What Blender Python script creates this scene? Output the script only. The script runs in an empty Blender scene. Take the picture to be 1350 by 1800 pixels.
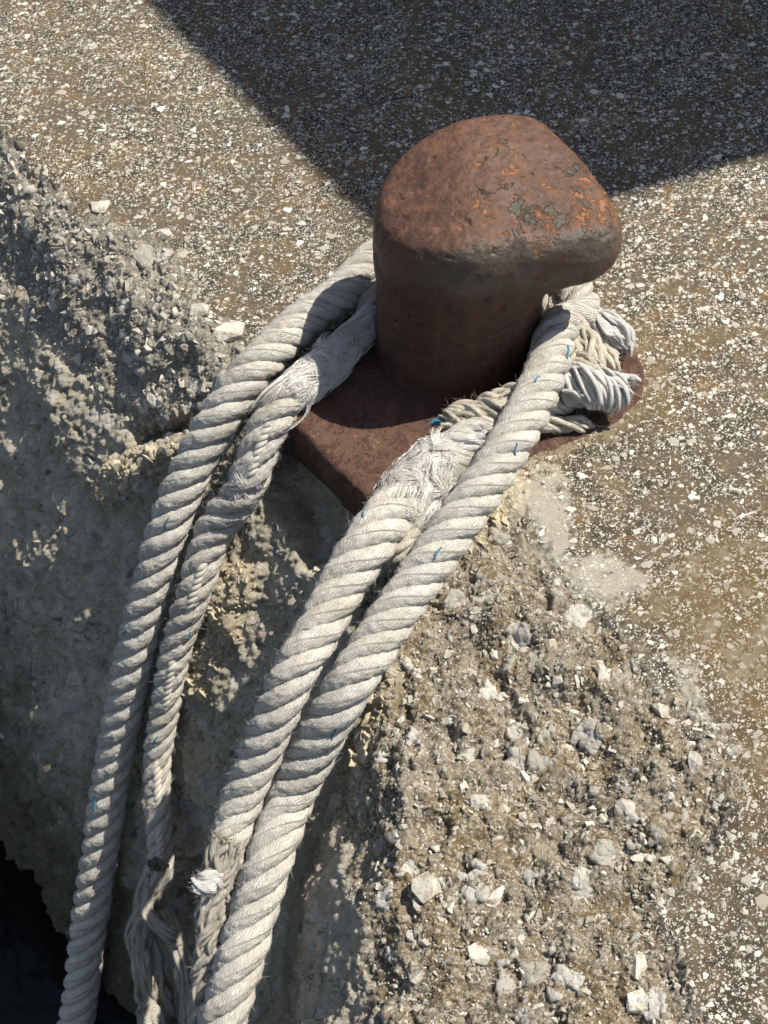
import bpy, bmesh, math, random
import numpy as np
from mathutils import Vector, Matrix

# ------------------------------------------------------------------ camera, sky, sun
SC = bpy.context.scene
COL = SC.collection
W0, H0, F = 1350.0, 1800.0, 2400.0          # photograph size, focal length in its pixels
PITCH = math.radians(52.0)
CAMH = 1.35
SUN_AZ = math.radians(20.0)                  # direction TO the sun, counter-clockwise from +x
SUN_EL = math.radians(60.0)

cam_d = bpy.data.cameras.new('camera'); cam = bpy.data.objects.new('camera', cam_d); COL.objects.link(cam)
cam.location = (0, 0, CAMH); cam.rotation_euler = (math.pi/2 - PITCH, 0, 0)
cam_d.sensor_fit = 'VERTICAL'; cam_d.sensor_height = 36.0; cam_d.lens = F/H0*36.0
cam_d.clip_start = 0.02; cam_d.clip_end = 500
SC.camera = cam

world = bpy.data.worlds.new('World'); SC.world = world; world.use_nodes = True
wn = world.node_tree.nodes; wl = world.node_tree.links
sky = wn.new('ShaderNodeTexSky'); sky.sky_type = 'NISHITA'; sky.sun_disc = False
sky.sun_elevation = SUN_EL; sky.sun_rotation = math.pi/2 - SUN_AZ
bg = wn['Background']; bg.inputs['Strength'].default_value = 0.085
hs = wn.new('ShaderNodeHueSaturation'); hs.inputs['Saturation'].default_value = 0.8
wl.new(sky.outputs[0], hs.inputs['Color']); wl.new(hs.outputs[0], bg.inputs['Color'])

sd_ = bpy.data.lights.new('sun', 'SUN'); sun = bpy.data.objects.new('sun', sd_); COL.objects.link(sun)
sd_.energy = 5.0; sd_.angle = math.radians(0.53); sd_.color = (1.0, 0.94, 0.83)
SUNV = Vector((math.cos(SUN_EL)*math.cos(SUN_AZ), math.cos(SUN_EL)*math.sin(SUN_AZ), math.sin(SUN_EL)))
sun.rotation_euler = SUNV.to_track_quat('Z', 'Y').to_euler()
sun.location = (2, 2, 6)

SC.view_settings.view_transform = 'Standard'; SC.view_settings.look = 'None'
SC.view_settings.exposure = 0.52; SC.view_settings.gamma = 1.0
SC.render.film_transparent = False
try:
    SC.cycles.max_bounces = 4; SC.cycles.adaptive_threshold = 0.03; SC.cycles.use_denoising = True
except Exception:
    pass

# ------------------------------------------------------------------ helpers
rng = np.random.default_rng(7); random.seed(7)
CPOS = np.array([0, 0, CAMH])
FWD = np.array([0, math.cos(PITCH), -math.sin(PITCH)]); UPV = np.array([0, math.sin(PITCH), math.cos(PITCH)]); RGT = np.array([1.0, 0, 0])

def rayd(px, py):
    px = np.asarray(px, float); py = np.asarray(py, float)
    return FWD + ((px-W0/2)/F)[..., None]*RGT + ((H0/2-py)/F)[..., None]*UPV

def P(px, py, z=0.0):
    d = rayd(px, py); t = (z-CAMH)/d[..., 2]
    return CPOS + d*np.asarray(t)[..., None]

def to_px(p):
    q = np.asarray(p) - CPOS; t = q@FWD
    return W0/2 + F*(q@RGT)/t, H0/2 - F*(q@UPV)/t

_pr = np.random.default_rng(11)
_perm = np.concatenate([_pr.permutation(512)]*3)
_grad = _pr.normal(size=(512, 3)); _grad /= np.linalg.norm(_grad, axis=1)[:, None]
def perlin(p, seed=0):
    p = np.asarray(p, float) + seed*17.31
    i = np.floor(p).astype(int); f = p - i
    u = f*f*f*(f*(f*6-15)+10)
    i &= 511
    out = np.zeros(p.shape[:-1])
    for a in (0, 1):
        for b in (0, 1):
            for c in (0, 1):
                h = _perm[_perm[_perm[(i[..., 0]+a) & 511] + ((i[..., 1]+b) & 511)] + ((i[..., 2]+c) & 511)]
                g = _grad[h]
                d = g[..., 0]*(f[..., 0]-a) + g[..., 1]*(f[..., 1]-b) + g[..., 2]*(f[..., 2]-c)
                w = (u[..., 0] if a else 1-u[..., 0])*(u[..., 1] if b else 1-u[..., 1])*(u[..., 2] if c else 1-u[..., 2])
                out += w*d
    return out*1.5
def fbm(p, scale, octv=4, seed=0, gain=0.5, ridged=False):
    s = 0; a = 1; tot = 0
    for k in range(octv):
        n = perlin(np.asarray(p)*scale*(2.03**k), seed+k*3)
        if ridged: n = 1-2*np.abs(n)
        s = s + a*n; tot += a; a *= gain
    return s/tot

def sstep(x, a, b):
    t = np.clip((x-a)/(b-a), 0, 1); return t*t*(3-2*t)

def poly_sd(px, py, poly):
    """signed distance to a closed polygon, positive inside"""
    poly = np.asarray(poly, float); n = len(poly)
    d2 = np.full(px.shape, 1e18); inside = np.zeros(px.shape, bool)
    for k in range(n):
        a = poly[k]; b = poly[(k+1) % n]; e = b-a
        wx = px-a[0]; wy = py-a[1]
        t = np.clip((wx*e[0]+wy*e[1])/(e@e+1e-12), 0, 1)
        d2 = np.minimum(d2, (wx-t*e[0])**2+(wy-t*e[1])**2)
        c = ((a[1] > py) != (b[1] > py)) & (px < (b[0]-a[0])*(py-a[1])/(b[1]-a[1]+1e-12)+a[0])
        inside ^= c
    d = np.sqrt(d2); return np.where(inside, d, -d)

def mesh_obj(name, verts, quads=None, tris=None, mat=None, parent=None, smooth=True, faces=None):
    me = bpy.data.meshes.new(name)
    verts = np.asarray(verts, np.float32)
    if faces is not None:
        me.from_pydata([tuple(v) for v in verts], [], faces)
    else:
        parts = []; tot = []
        if quads is not None and len(quads): parts.append(np.asarray(quads, np.int32).ravel()); tot.append(np.full(len(quads), 4, np.int32))
        if tris is not None and len(tris): parts.append(np.asarray(tris, np.int32).ravel()); tot.append(np.full(len(tris), 3, np.int32))
        li = np.concatenate(parts); lt = np.concatenate(tot); ls = np.concatenate([[0], np.cumsum(lt)[:-1]]).astype(np.int32)
        me.vertices.add(len(verts)); me.vertices.foreach_set('co', verts.ravel())
        me.loops.add(len(li)); me.loops.foreach_set('vertex_index', li)
        me.polygons.add(len(lt)); me.polygons.foreach_set('loop_start', ls)
        me.update(calc_edges=True)
    me.validate()
    me.polygons.foreach_set('use_smooth', np.full(len(me.polygons), smooth, bool))
    if mat: me.materials.append(mat)
    o = bpy.data.objects.new(name, me); COL.objects.link(o)
    if parent: o.parent = parent; o.matrix_parent_inverse = Matrix.Translation(-Vector(parent.location))
    return o

def set_uv(o, uvs):
    me = o.data; l = me.uv_layers.new(name='UVMap')
    vi = np.empty(len(me.loops), np.int32); me.loops.foreach_get('vertex_index', vi)
    l.data.foreach_set('uv', np.asarray(uvs, np.float32)[vi].ravel())

def set_attr(o, name, arr4):
    a = o.data.attributes.new(name, 'FLOAT_COLOR', 'POINT'); a.data.foreach_set('color', np.asarray(arr4, np.float32).ravel())

def tag(o, label=None, cat=None, group=None, kind=None):
    if label: o['label'] = label
    if cat: o['category'] = cat
    if group: o['group'] = group
    if kind: o['kind'] = kind
    return o
def empty(name, loc):
    o = bpy.data.objects.new(name, None); COL.objects.link(o); o.location = tuple(loc); o.empty_display_size = 0.05
    return o

# node-graph helper
class G:
    def __init__(s, name):
        s.m = bpy.data.materials.new(name); s.m.use_nodes = True
        s.t = s.m.node_tree; s.t.nodes.clear()
        s.out = s.n('ShaderNodeOutputMaterial'); s.b = s.n('ShaderNodeBsdfPrincipled')
        s.t.links.new(s.b.outputs[0], s.out.inputs[0])
    def n(s, typ, **kw):
        nd = s.t.nodes.new(typ)
        for k, v in kw.items(): setattr(nd, k, v)
        return nd
    def put(s, sock, v):
        if isinstance(v, bpy.types.NodeSocket): s.t.links.new(v, sock)
        elif isinstance(v, (int, float)):
            try: sock.default_value = v
            except Exception: sock.default_value = (v, v, v)
        else:
            v = tuple(v)
            if len(sock.default_value) == 4 and len(v) == 3: v = v+(1.0,)
            sock.default_value = v
    def math(s, op, a, b=0.0, c=0.0, clamp=False):
        nd = s.n('ShaderNodeMath', operation=op, use_clamp=clamp)
        s.put(nd.inputs[0], a); s.put(nd.inputs[1], b); s.put(nd.inputs[2], c); return nd.outputs[0]
    def add(s, a, b): return s.math('ADD', a, b)
    def sub(s, a, b): return s.math('SUBTRACT', a, b)
    def mul(s, a, b): return s.math('MULTIPLY', a, b)
    def mx(s, a, b): return s.math('MAXIMUM', a, b)
    def mn(s, a, b): return s.math('MINIMUM', a, b)
    def inv(s, a): return s.math('SUBTRACT', 1.0, a)
    def mix(s, f, a, b, blend='MIX'):
        nd = s.n('ShaderNodeMix', data_type='RGBA', blend_type=blend)
        s.put(nd.inputs['Factor'], f)
        s.put([i for i in nd.inputs if i.identifier == 'A_Color'][0], a); s.put([i for i in nd.inputs if i.identifier == 'B_Color'][0], b)
        return [o for o in nd.outputs if o.identifier == 'Result_Color'][0]
    def lerp(s, f, a, b):
        nd = s.n('ShaderNodeMix', data_type='FLOAT')
        s.put(nd.inputs[0], f); s.put(nd.inputs[2], a); s.put(nd.inputs[3], b); return nd.outputs[0]
    def ss(s, x, lo, hi, a=0.0, b=1.0):
        nd = s.n('ShaderNodeMapRange', interpolation_type='SMOOTHSTEP')
        for i, v in enumerate((x, lo, hi, a, b)): s.put(nd.inputs[i], v)
        return nd.outputs[0]
    def noise(s, vec, scale, detail=4, rough=0.55, dist=0.0, color=False):
        nd = s.n('ShaderNodeTexNoise'); s.put(nd.inputs['Vector'], vec)
        nd.inputs['Scale'].default_value = scale; nd.inputs['Detail'].default_value = detail
        nd.inputs['Roughness'].default_value = rough; nd.inputs['Distortion'].default_value = dist
        return nd.outputs['Color' if color else 'Fac']
    def vor(s, vec, scale, feature='F1', rnd=1.0):
        nd = s.n('ShaderNodeTexVoronoi', feature=feature); s.put(nd.inputs['Vector'], vec)
        nd.inputs['Scale'].default_value = scale; nd.inputs['Randomness'].default_value = rnd
        return nd
    def vadd(s, a, b):
        nd = s.n('ShaderNodeVectorMath', operation='ADD'); s.put(nd.inputs[0], a); s.put(nd.inputs[1], b); return nd.outputs[0]
    def vmul(s, a, b):
        nd = s.n('ShaderNodeVectorMath', operation='MULTIPLY'); s.put(nd.inputs[0], a); s.put(nd.inputs[1], b); return nd.outputs[0]
    def sep(s, c):
        nd = s.n('ShaderNodeSeparateColor'); s.put(nd.inputs[0], c); return nd.outputs
    def attr(s, name):
        nd = s.n('ShaderNodeAttribute', attribute_name=name); return nd.outputs
    def obj(s): return s.n('ShaderNodeTexCoord').outputs['Object']
    def uv(s): return s.n('ShaderNodeTexCoord').outputs['UV']
    def geo(s): return s.n('ShaderNodeNewGeometry').outputs['Position']
    def warp(s, vec, scale, amt):
        c = s.noise(vec, scale, 2, 0.5, color=True)
        return s.vadd(vec, s.vmul(s.vadd(c, (-.5, -.5, -.5)), (amt, amt, amt)))
    def chips(s, vec, scale, keep, gap0, gap1):
        """angular stone chips: voronoi polygons shrunk by a random gap; returns mask, cell colour"""
        e = s.vor(vec, scale, 'DISTANCE_TO_EDGE').outputs['Distance']
        c = s.sep(s.vor(vec, scale, 'F1').outputs['Color'])
        gap = s.ss(c[1], 0.0, 1.0, gap0, gap1)
        m = s.ss(s.sub(e, gap), 0.0, 0.045)
        k = s.math('LESS_THAN', c[0], keep)
        return s.mul(m, k), c[2]
    def bump(s, h, strength, dist):
        nd = s.n('ShaderNodeBump'); nd.inputs['Strength'].default_value = strength; nd.inputs['Distance'].default_value = dist
        s.put(nd.inputs['Height'], h); s.t.links.new(nd.outputs[0], s.b.inputs['Normal'])
    def done(s, color, rough=0.9, spec=0.3, metal=0.0):
        s.put(s.b.inputs['Base Color'], color); s.put(s.b.inputs['Roughness'], rough)
        s.put(s.b.inputs['Specular IOR Level'], spec); s.put(s.b.inputs['Metallic'], metal); return s.m
    def displace(s, h):
        nd = s.n('ShaderNodeDisplacement'); nd.inputs['Midlevel'].default_value = 0.0; nd.inputs['Scale'].default_value = 1.0
        s.put(nd.inputs['Height'], h); s.t.links.new(nd.outputs[0], s.out.inputs['Displacement']); s.m.displacement_method = 'DISPLACEMENT'

# ------------------------------------------------------------------ the quay: deck, battered faces and the broken edge
def plane_from(pt, edge_dir, slope_deg, out_hint):
    """plane through pt containing horizontal-ish edge_dir, falling outwards (out_hint) at slope_deg; returns n, c"""
    e = np.array(edge_dir, float); e /= np.linalg.norm(e)
    o = np.array(out_hint, float); o -= e*(o@e); o /= np.linalg.norm(o)
    a = math.radians(slope_deg)
    n = o*math.sin(a) + np.array([0, 0, 1.0])*math.cos(a); n -= e*(n@e); n /= np.linalg.norm(n)
    return n, n@np.array(pt)

A0, A1 = P(0, 262), P(520, 770)
eA = A1-A0
nA, cA = plane_from(A0, eA, 56.0, (-1, -0.7, 0))
A2a = CPOS + rayd(60, 1000)*((cA-nA@CPOS)/(rayd(60, 1000)@nA)); nA2, cA2 = plane_from(A2a, eA, 64.5, (-1, -0.7, 0))
# broken lip of the left edge: a gentler plane taken off the corner
L0, L1_ = P(0, 225), P(500, 715)
nL, cL = plane_from(L0, L1_-L0, 30.0, (-1, -0.7, 0))
# spalled area at the right: gentle slope away from the deck, towards the lower left
R0, R1_ = P(880, 850), P(1300, 1420)
nR, cR = plane_from(R0, R1_-R0, 6.0, (-1, -0.6, 0))
zB = -0.035
B0, B1 = P(655, 1000, zB), P(665, 1800, zB)
nB, cB = plane_from(B0, B1-B0, 67.0, (-1, 0, 0))
nD, cD = np.array([0, 0, 1.0]), 0.0

def tp(n, c, d):
    den = d@n
    t = (c - n@CPOS)/np.where(np.abs(den) < 1e-6, -1e-6, den)
    return np.where(den < -1e-5, t, 50.0 if n@CPOS > c else -50.0)
def smax(a, b, k):
    h = np.clip(k-np.abs(a-b), 0, None)/k; return np.maximum(a, b)+h*h*k*.25
def smin(a, b, k): return -smax(-a, -b, k)

def surf_t(px, py):
    d = rayd(px, py)
    tD = tp(nD, cD, d); tA = tp(nA, cA, d); tL = tp(nL, cL, d); tR = tp(nR, cR, d); tB = tp(nB, cB, d)
    blkA = smax(smax(smax(tD, tL, .03), tA, .06), tp(nA2, cA2, d), .10)
    blkB = smax(smax(tD, tR, .012), tB, .12)
    return smin(blkA, blkB, .06), tD
def surf_p(px, py):
    t, _ = surf_t(px, py); return CPOS + rayd(px, py)*t[..., None]
def surf_n(px, py, h=6.0):
    px = np.asarray(px, float); py = np.asarray(py, float)
    a = surf_p(px+h, py)-surf_p(px-h, py); b = surf_p(px, py-h)-surf_p(px, py+h)
    n = np.cross(a, b); return n/np.linalg.norm(n, axis=-1)[..., None]

RUB_R = [(650, 960), (760, 975), (845, 905), (915, 905), (985, 1005), (1060, 1075), (1150, 1150), (1215, 1250), (1290, 1320), (1290, 1420), (1262, 1490), (1190, 1560), (1175, 1650), (1225, 1800), (1260, 2100), (540, 2100), (640, 1640), (560, 1400), (600, 1250)]
RUB_L = [(-400, -160), (0, 232), (60, 305), (150, 370), (290, 425), (335, 520), (430, 585), (500, 660), (430, 720), (330, 800), (250, 800), (150, 660), (0, 520), (-400, 100)]
CREAM = [(930, 830), (900, 900), (850, 930), (800, 1000), (720, 1100), (690, 1230), (640, 1330), (560, 1420), (600, 1250), (640, 1120), (760, 970), (850, 870)]
CREAM2 = [(345, 985), (440, 985), (455, 1060), (420, 1160), (360, 1235), (330, 1200), (350, 1080)]
CEM = [(880, 850), (940, 815), (985, 870), (1020, 960), (1060, 995), (1185, 1003), (1130, 1035), (1070, 1068), (1000, 1030), (930, 930)]
CEM2 = [(1130, 1120), (1235, 1170), (1225, 1200), (1260, 1290), (1240, 1300), (1180, 1200)]
BROWN = [(1120, 1060), (1200, 960), (1400, 900), (1400, 1420), (1310, 1390), (1270, 1250), (1180, 1150)]
DARKB = [(-40, 1440), (10, 1495), (60, 1560), (130, 1655), (200, 1745), (260, 1815), (420, 1990), (420, 2500), (-900, 2500), (-900, 600)]

def axis(lo, a, b, hi, step):
    mid = np.arange(a, b+step, step); out = []
    s = step; x = mid[-1]
    up = []
    while x < hi: s *= 1.08; x += s; up.append(x)
    s = step; x = a; dn = []
    while x > lo: s *= 1.08; x -= s; dn.append(x)
    return np.concatenate([dn[::-1], mid, up])
STEP = 2.2
gx = axis(-1700, -24, 1374, 3000, STEP); gy = axis(-850, -24, 1824, 2600, STEP)
PX, PY = np.meshgrid(gx, gy)
t0, tD0 = surf_t(PX, PY)
Q0 = CPOS + rayd(PX, PY)*t0[..., None]
wob = fbm(Q0, 22, 3, 5)*42 + fbm(Q0, 90, 2, 9)*16          # ragged outlines for the masks
below = np.clip((t0-tD0)*1.0, 0, None)
m_face = sstep(-Q0[..., 2], .045, .10)
m_rubR = sstep(poly_sd(PX, PY, RUB_R)+wob*1.1, -14, 26)
m_rubL = sstep(poly_sd(PX, PY, RUB_L)+wob*1.3, -14, 22)
m_rub = np.maximum(m_rubR, m_rubL)
m_cream = np.maximum(sstep(poly_sd(PX, PY, CREAM)+wob*.9, -10, 20), sstep(poly_sd(PX, PY, CREAM2)+wob*.5, -6, 12))
m_cem = np.maximum(sstep(poly_sd(PX, PY, CEM)+wob*1.4, -40, 34), sstep(poly_sd(PX, PY, CEM2)+wob*1.4, -36, 34)*.8)
m_brown = sstep(poly_sd(PX, PY, BROWN)+wob*2.6, -70, 80)*.9
PLATE_OUT = [(930, 810), (1010, 778), (1080, 748), (1132, 700), (1136, 650), (1110, 600), (1070, 555), (1020, 505), (940, 470), (820, 455), (700, 480), (600, 560), (640, 760)]
m_brown = np.maximum(m_brown, sstep(poly_sd(PX, PY, PLATE_OUT)+wob*1.2, -44, 0)*.85)
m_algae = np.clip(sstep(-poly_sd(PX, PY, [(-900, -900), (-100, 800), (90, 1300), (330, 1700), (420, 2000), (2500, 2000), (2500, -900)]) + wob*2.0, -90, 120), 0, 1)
m_face = np.clip(m_face*(1-m_rub*.9), 0, 1)
# surface normals and real relief
dx = np.gradient(Q0, axis=1); dy = np.gradient(Q0, axis=0)
NRM = np.cross(dx, -dy); NRM /= np.linalg.norm(NRM, axis=-1)[..., None]
rough = np.maximum(m_rub, m_face)
nearedge = np.maximum(sstep(-Q0[..., 2], .004, .05), m_rub)
lump = fbm(Q0, 6, 3, 21)*.026 + fbm(Q0, 19, 4, 31)*.010
facets = fbm(Q0, 30, 4, 41, ridged=True)*.010
disp = m_face*lump + m_face*facets*.6 + m_face*(fbm(Q0, 85, 3, 45)*.006 - .010*sstep(fbm(Q0, 48, 2, 47), .30, .55))
disp += m_rubR*(fbm(Q0, 28, 4, 51)*.018 - .004 + fbm(Q0, 9, 2, 55)*.016 - .010*sstep(fbm(Q0*np.array([1.2, .9, 1]), 17, 2, 57), .12, .42))
disp += m_rubL*(1-m_face)*(fbm(Q0, 13, 3, 61)*.022 + fbm(Q0, 40, 3, 65, ridged=True)*.006 - .004)
CRACK = [(425, 690), (335, 728), (240, 762), (235, 790), (330, 762), (420, 735)]
disp -= .035*sstep(poly_sd(PX, PY, CRACK)+wob*.35, -6, 10)
CREAM3 = [(175, 850), (245, 775), (330, 755), (345, 790), (280, 850), (200, 900)]
m_c3 = sstep(poly_sd(PX, PY, CREAM3)+wob*.9, -14, 22); m_cream = np.maximum(m_cream, m_c3*.8); disp += m_c3*.020
disp += m_cream*(fbm(Q0, 34, 4, 71)*.007+.003)
disp += (1-nearedge)*fbm(Q0, 5, 3, 81)*.002
# a pale lump standing proud of the face between the hanging ropes, and hollows under the left lip
disp += .016*sstep(poly_sd(PX, PY, CREAM2)+wob*1.3, -20, 30)
DENT = [(455, 745), (520, 740), (570, 795), (650, 880), (700, 960), (640, 1010), (540, 990), (470, 880)]
m_dent = sstep(poly_sd(PX, PY, DENT)+wob*.5, -25, 10)
disp -= .060*m_dent
m_face = np.maximum(m_face, m_dent); m_rubL = m_rubL*(1-m_dent); m_rub = np.maximum(m_rubR, m_rubL)
Q = Q0 + NRM*disp[..., None]
ny, nx = PX.shape
idx = np.arange(ny*nx).reshape(ny, nx)
quads = np.stack([idx[1:, :-1], idx[1:, 1:], idx[:-1, 1:], idx[:-1, :-1]], -1).reshape(-1, 4)
cutd = poly_sd(PX, PY, DARKB) + fbm(Q0, 14, 2, 6)*30
cm = (cutd > 0).ravel()
keep = ~cm[quads].any(1)
# stop at faces far below
quads = quads[keep]
V = Q.reshape(-1, 3)
# skirt under the ragged lower edge of the face: goes down and back under the quay
ed = {}
e_all = np.concatenate([quads[:, [0, 1]], quads[:, [1, 2]], quads[:, [2, 3]], quads[:, [3, 0]]])
key = np.sort(e_all, 1); kk = key[:, 0].astype(np.int64)*(ny*nx)+key[:, 1]
u_, inv_, cnt_ = np.unique(kk, return_inverse=True, return_counts=True)
bnd = e_all[cnt_[inv_] == 1]
iy, ix = np.divmod(bnd, nx)
inner = ~(((iy == 0) | (iy == ny-1) | (ix == 0) | (ix == nx-1)).all(1))
bnd = bnd[inner]
bv = np.unique(bnd); mp = -np.ones(ny*nx, int); mp[bv] = np.arange(len(bv))
base = len(V)
sk1 = V[bv] + np.array([.05, .04, -.05]); sk2 = V[bv] + np.array([.35, .25, -1.2])
V = np.concatenate([V, sk1, sk2])
q1 = np.stack([bnd[:, 1], bnd[:, 0], base+mp[bnd[:, 0]], base+mp[bnd[:, 1]]], 1)
q2 = np.stack([base+mp[bnd[:, 1]], base+mp[bnd[:, 0]], base+len(bv)+mp[bnd[:, 0]], base+len(bv)+mp[bnd[:, 1]]], 1)
quads = np.concatenate([quads, q1, q2])
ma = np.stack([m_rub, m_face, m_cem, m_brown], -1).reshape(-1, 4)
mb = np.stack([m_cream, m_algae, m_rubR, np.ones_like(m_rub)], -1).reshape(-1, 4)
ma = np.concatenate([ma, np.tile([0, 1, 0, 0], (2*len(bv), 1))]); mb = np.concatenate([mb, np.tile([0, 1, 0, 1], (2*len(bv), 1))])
used = np.unique(quads); rm = -np.ones(len(V), np.int64); rm[used] = np.arange(len(used))
V = V[used]; quads = rm[quads]; ma = ma[used]; mb = mb[used]

def ground_material():
    g = G('old_concrete'); p = g.obj()
    A = g.attr('mask_a'); a = g.sep(A['Color']); rub, face, cem = a[0], a[1], a[2]; brown = A['Alpha']
    B = g.attr('mask_b'); b = g.sep(B['Color']); cream, algae, rubR = b[0], b[1], b[2]
    w = g.warp(p, 220, .0022)
    c1, k1 = g.chips(w, 88, .13, .05, .30)
    c2, k2 = g.chips(g.vadd(w, (3.1, 1.7, .4)), 150, .36, .06, .34)
    c3, k3 = g.chips(g.vadd(w, (7.3, 2.2, 5.4)), 250, .55, .06, .34)
    c4, k4 = g.chips(g.vadd(w, (1.3, 9.2, 2.4)), 420, .60, .06, .32)
    big, kb = g.chips(g.vadd(g.warp(p, 60, .01), (4.3, 3.2, 8.4)), 34, .40, .06, .30)
    n_lo = g.noise(p, 7, 5, .6); n_mid = g.noise(p, 30, 5, .65); n_hi = g.noise(p, 160, 4, .7); n_vhi = g.noise(p, 620, 3, .7)
    # patches where the chips are covered by crust
    cover = g.ss(g.add(n_mid, g.mul(g.sub(n_lo, .5), .9)), .46, .64)
    dens = g.inv(g.mul(g.mx(cover, g.mul(brown, .9)), .62))
    sm = g.mul(g.mx(c3, c4), g.ss(g.add(n_hi, g.mul(cover, -.16)), .34, .46))
    chip = g.mx(g.mx(c1, g.mul(c2, .95)), g.mul(sm, .88))
    kc = g.lerp(c1, g.lerp(c2, k3, k2), k1)
    chip = g.mul(chip, g.lerp(g.mul(brown, g.ss(n_mid, .35, .55)), 1.0, .35))
    matrix = g.mix(g.ss(n_mid, .35, .68), (.044, .036, .026), (.125, .098, .064))
    matrix = g.mix(g.mul(g.ss(n_lo, .5, .72), .6), matrix, (.128, .110, .084))
    matrix = g.mix(g.mul(g.ss(n_hi, .54, .72), .55), matrix, (.24, .21, .165))
    ochre = g.mul(g.ss(g.noise(g.vadd(p, (6, 2, 1)), 4.5, 5, .6), .50, .64), g.ss(n_mid, .3, .55))
    matrix = g.mix(g.mul(ochre, .45), matrix, g.mix(n_hi, (.105, .070, .030), (.215, .150, .070)))
    orange = g.mul(g.ss(g.noise(p, 20, 5, .65, .4), .54, .68), g.ss(g.noise(g.vadd(p, (3, 1, 7)), 5, 3, .5), .42, .58))
    matrix = g.mix(g.mul(orange, .75), matrix, g.mix(n_hi, (.12, .06, .018), (.26, .15, .05)))
    matrix = g.mix(g.mul(brown, .75), matrix, g.mix(n_hi, (.075, .050, .020), (.20, .14, .065)))
    matrix = g.mix(g.mul(g.mul(brown, g.ss(n_mid, .5, .65)), .7), matrix, (.22, .19, .14))
    stone = g.mix(kc, (.32, .295, .25), (.66, .635, .57))
    stone = g.mix(g.mul(g.ss(n_mid, .45, .7), .3), stone, (.40, .31, .19))
    deck = g.mix(chip, matrix, stone)
    # broken, exposed-aggregate concrete
    rmat = g.mix(g.ss(n_mid, .35, .62), (.085, .068, .046), (.32, .27, .20))
    rmat = g.mix(g.mul(g.mul(g.ss(g.noise(p, 17, 4, .6), .46, .60), .8), rubR), rmat, g.mix(n_hi, (.13, .088, .040), (.28, .205, .105)))
    rmat = g.mix(g.mul(g.inv(rubR), .75), rmat, g.mix(n_mid, (.14, .13, .105), (.40, .375, .32)))
    rmat = g.mix(g.mul(g.ss(n_hi, .47, .64), .6), rmat, (.40, .355, .275))
    bm, bk = big, kb
    rchip = g.mx(g.mul(c2, .9), g.mul(g.mx(c3, c4), g.ss(n_hi, .42, .56)))
    rcol = g.mix(rchip, rmat, g.mix(k2, (.33, .295, .235), (.58, .53, .45)))
    rcol = g.mix(bm, rcol, g.mix(kb, (.36, .33, .28), (.62, .59, .53)))
    # mortar of the face
    fmat = g.mix(g.ss(n_mid, .3, .7), (.37, .33, .25), (.60, .54, .43))
    fmat = g.mix(g.mul(g.ss(n_hi, .52, .70), .5), fmat, (.13, .115, .09))
    fmat = g.mix(g.mul(g.ss(g.noise(p, 12, 4, .6), .5, .65), .4), fmat, (.25, .205, .13))
    crack = g.ss(g.vor(g.warp(p, 25, .03), 16, 'DISTANCE_TO_EDGE').outputs['Distance'], .0, .025, 1.0, 0.0)
    crack = g.mul(crack, g.ss(n_lo, .48, .58))
    fmat = g.mix(g.mul(crack, .7), fmat, (.07, .06, .045))
    fch = g.mx(g.mul(big, .75), g.mul(g.mx(c2, c3), .35))
    fcol = g.mix(fch, fmat, g.mix(kb, (.36, .34, .30), (.56, .54, .49)))
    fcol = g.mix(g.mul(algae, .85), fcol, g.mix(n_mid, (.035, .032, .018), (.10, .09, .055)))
    crm = g.mix(g.ss(n_hi, .35, .7), (.34, .28, .18), (.60, .53, .39))
    cmt = g.mix(n_mid, (.29, .265, .21), (.43, .405, .345))
    cmt = g.mix(g.mul(g.ss(n_vhi, .5, .7), .5), cmt, (.22, .19, .14))
    col = g.mix(rub, deck, rcol)
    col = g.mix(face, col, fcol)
    cemm = g.ss(g.add(g.mul(cem, .8), g.add(g.mul(g.sub(n_hi, .5), .9), g.mul(g.sub(n_mid, .5), .7))), .22, .66)
    col = g.mix(g.mul(g.mul(cemm, g.inv(g.mul(g.mx(c1, g.mul(c3, .8)), .85))), .8), col, cmt)
    col = g.mix(g.mul(cream, .8), col, crm)
    col = g.mix(.35, col, g.mix(g.ss(n_vhi, .3, .7), (.6, .6, .6), (1.0, 1.0, 1.0)), 'MULTIPLY')
    hd = g.add(g.mul(chip, .0009), g.mul(n_hi, .0012))
    hr = g.add(g.add(g.mul(bm, .004), g.mul(g.mul(rchip, g.inv(bm)), .0022)), g.add(g.mul(g.sub(g.noise(p, 48, 6, .62), .5), .016), g.mul(g.sub(n_hi, .5), .006)))
    hf = g.add(g.add(g.mul(big, .0016), g.mul(c2, .0006)), g.add(g.mul(g.sub(g.noise(p, 45, 7, .68), .5), .011), g.mul(g.sub(n_hi, .5), .005)))
    h = g.lerp(rub, hd, hr); h = g.lerp(face, h, hf)
    h = g.lerp(g.mul(cem, .9), h, g.mul(n_hi, .001))
    h = g.lerp(g.mul(cream, .7), h, g.add(g.mul(g.sub(g.noise(p, 70, 7, .74), .5), .016), g.mul(g.sub(n_hi, .5), .007)))
    bt = g.n('ShaderNodeBump'); bt.inputs['Distance'].default_value = .0030
    g.put(bt.inputs['Strength'], g.lerp(g.mx(rub, face), .15, .9)); g.put(bt.inputs['Height'], g.add(g.add(n_vhi, g.mul(n_hi, 1.2)), g.mul(g.noise(p, 75, 6, .7), g.lerp(face, .5, 2.6)))); g.t.links.new(bt.outputs[0], g.b.inputs['Normal'])
    g.displace(h)
    return g.done(col, .92, .18)
M_GROUND = ground_material()
quay = mesh_obj('quay', V, quads=quads, mat=M_GROUND)
set_attr(quay, 'mask_a', ma); set_attr(quay, 'mask_b', mb)
tag(quay, 'worn pale concrete quay with speckled deck, broken edge and rough shaded face', 'quay', kind='structure')

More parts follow.
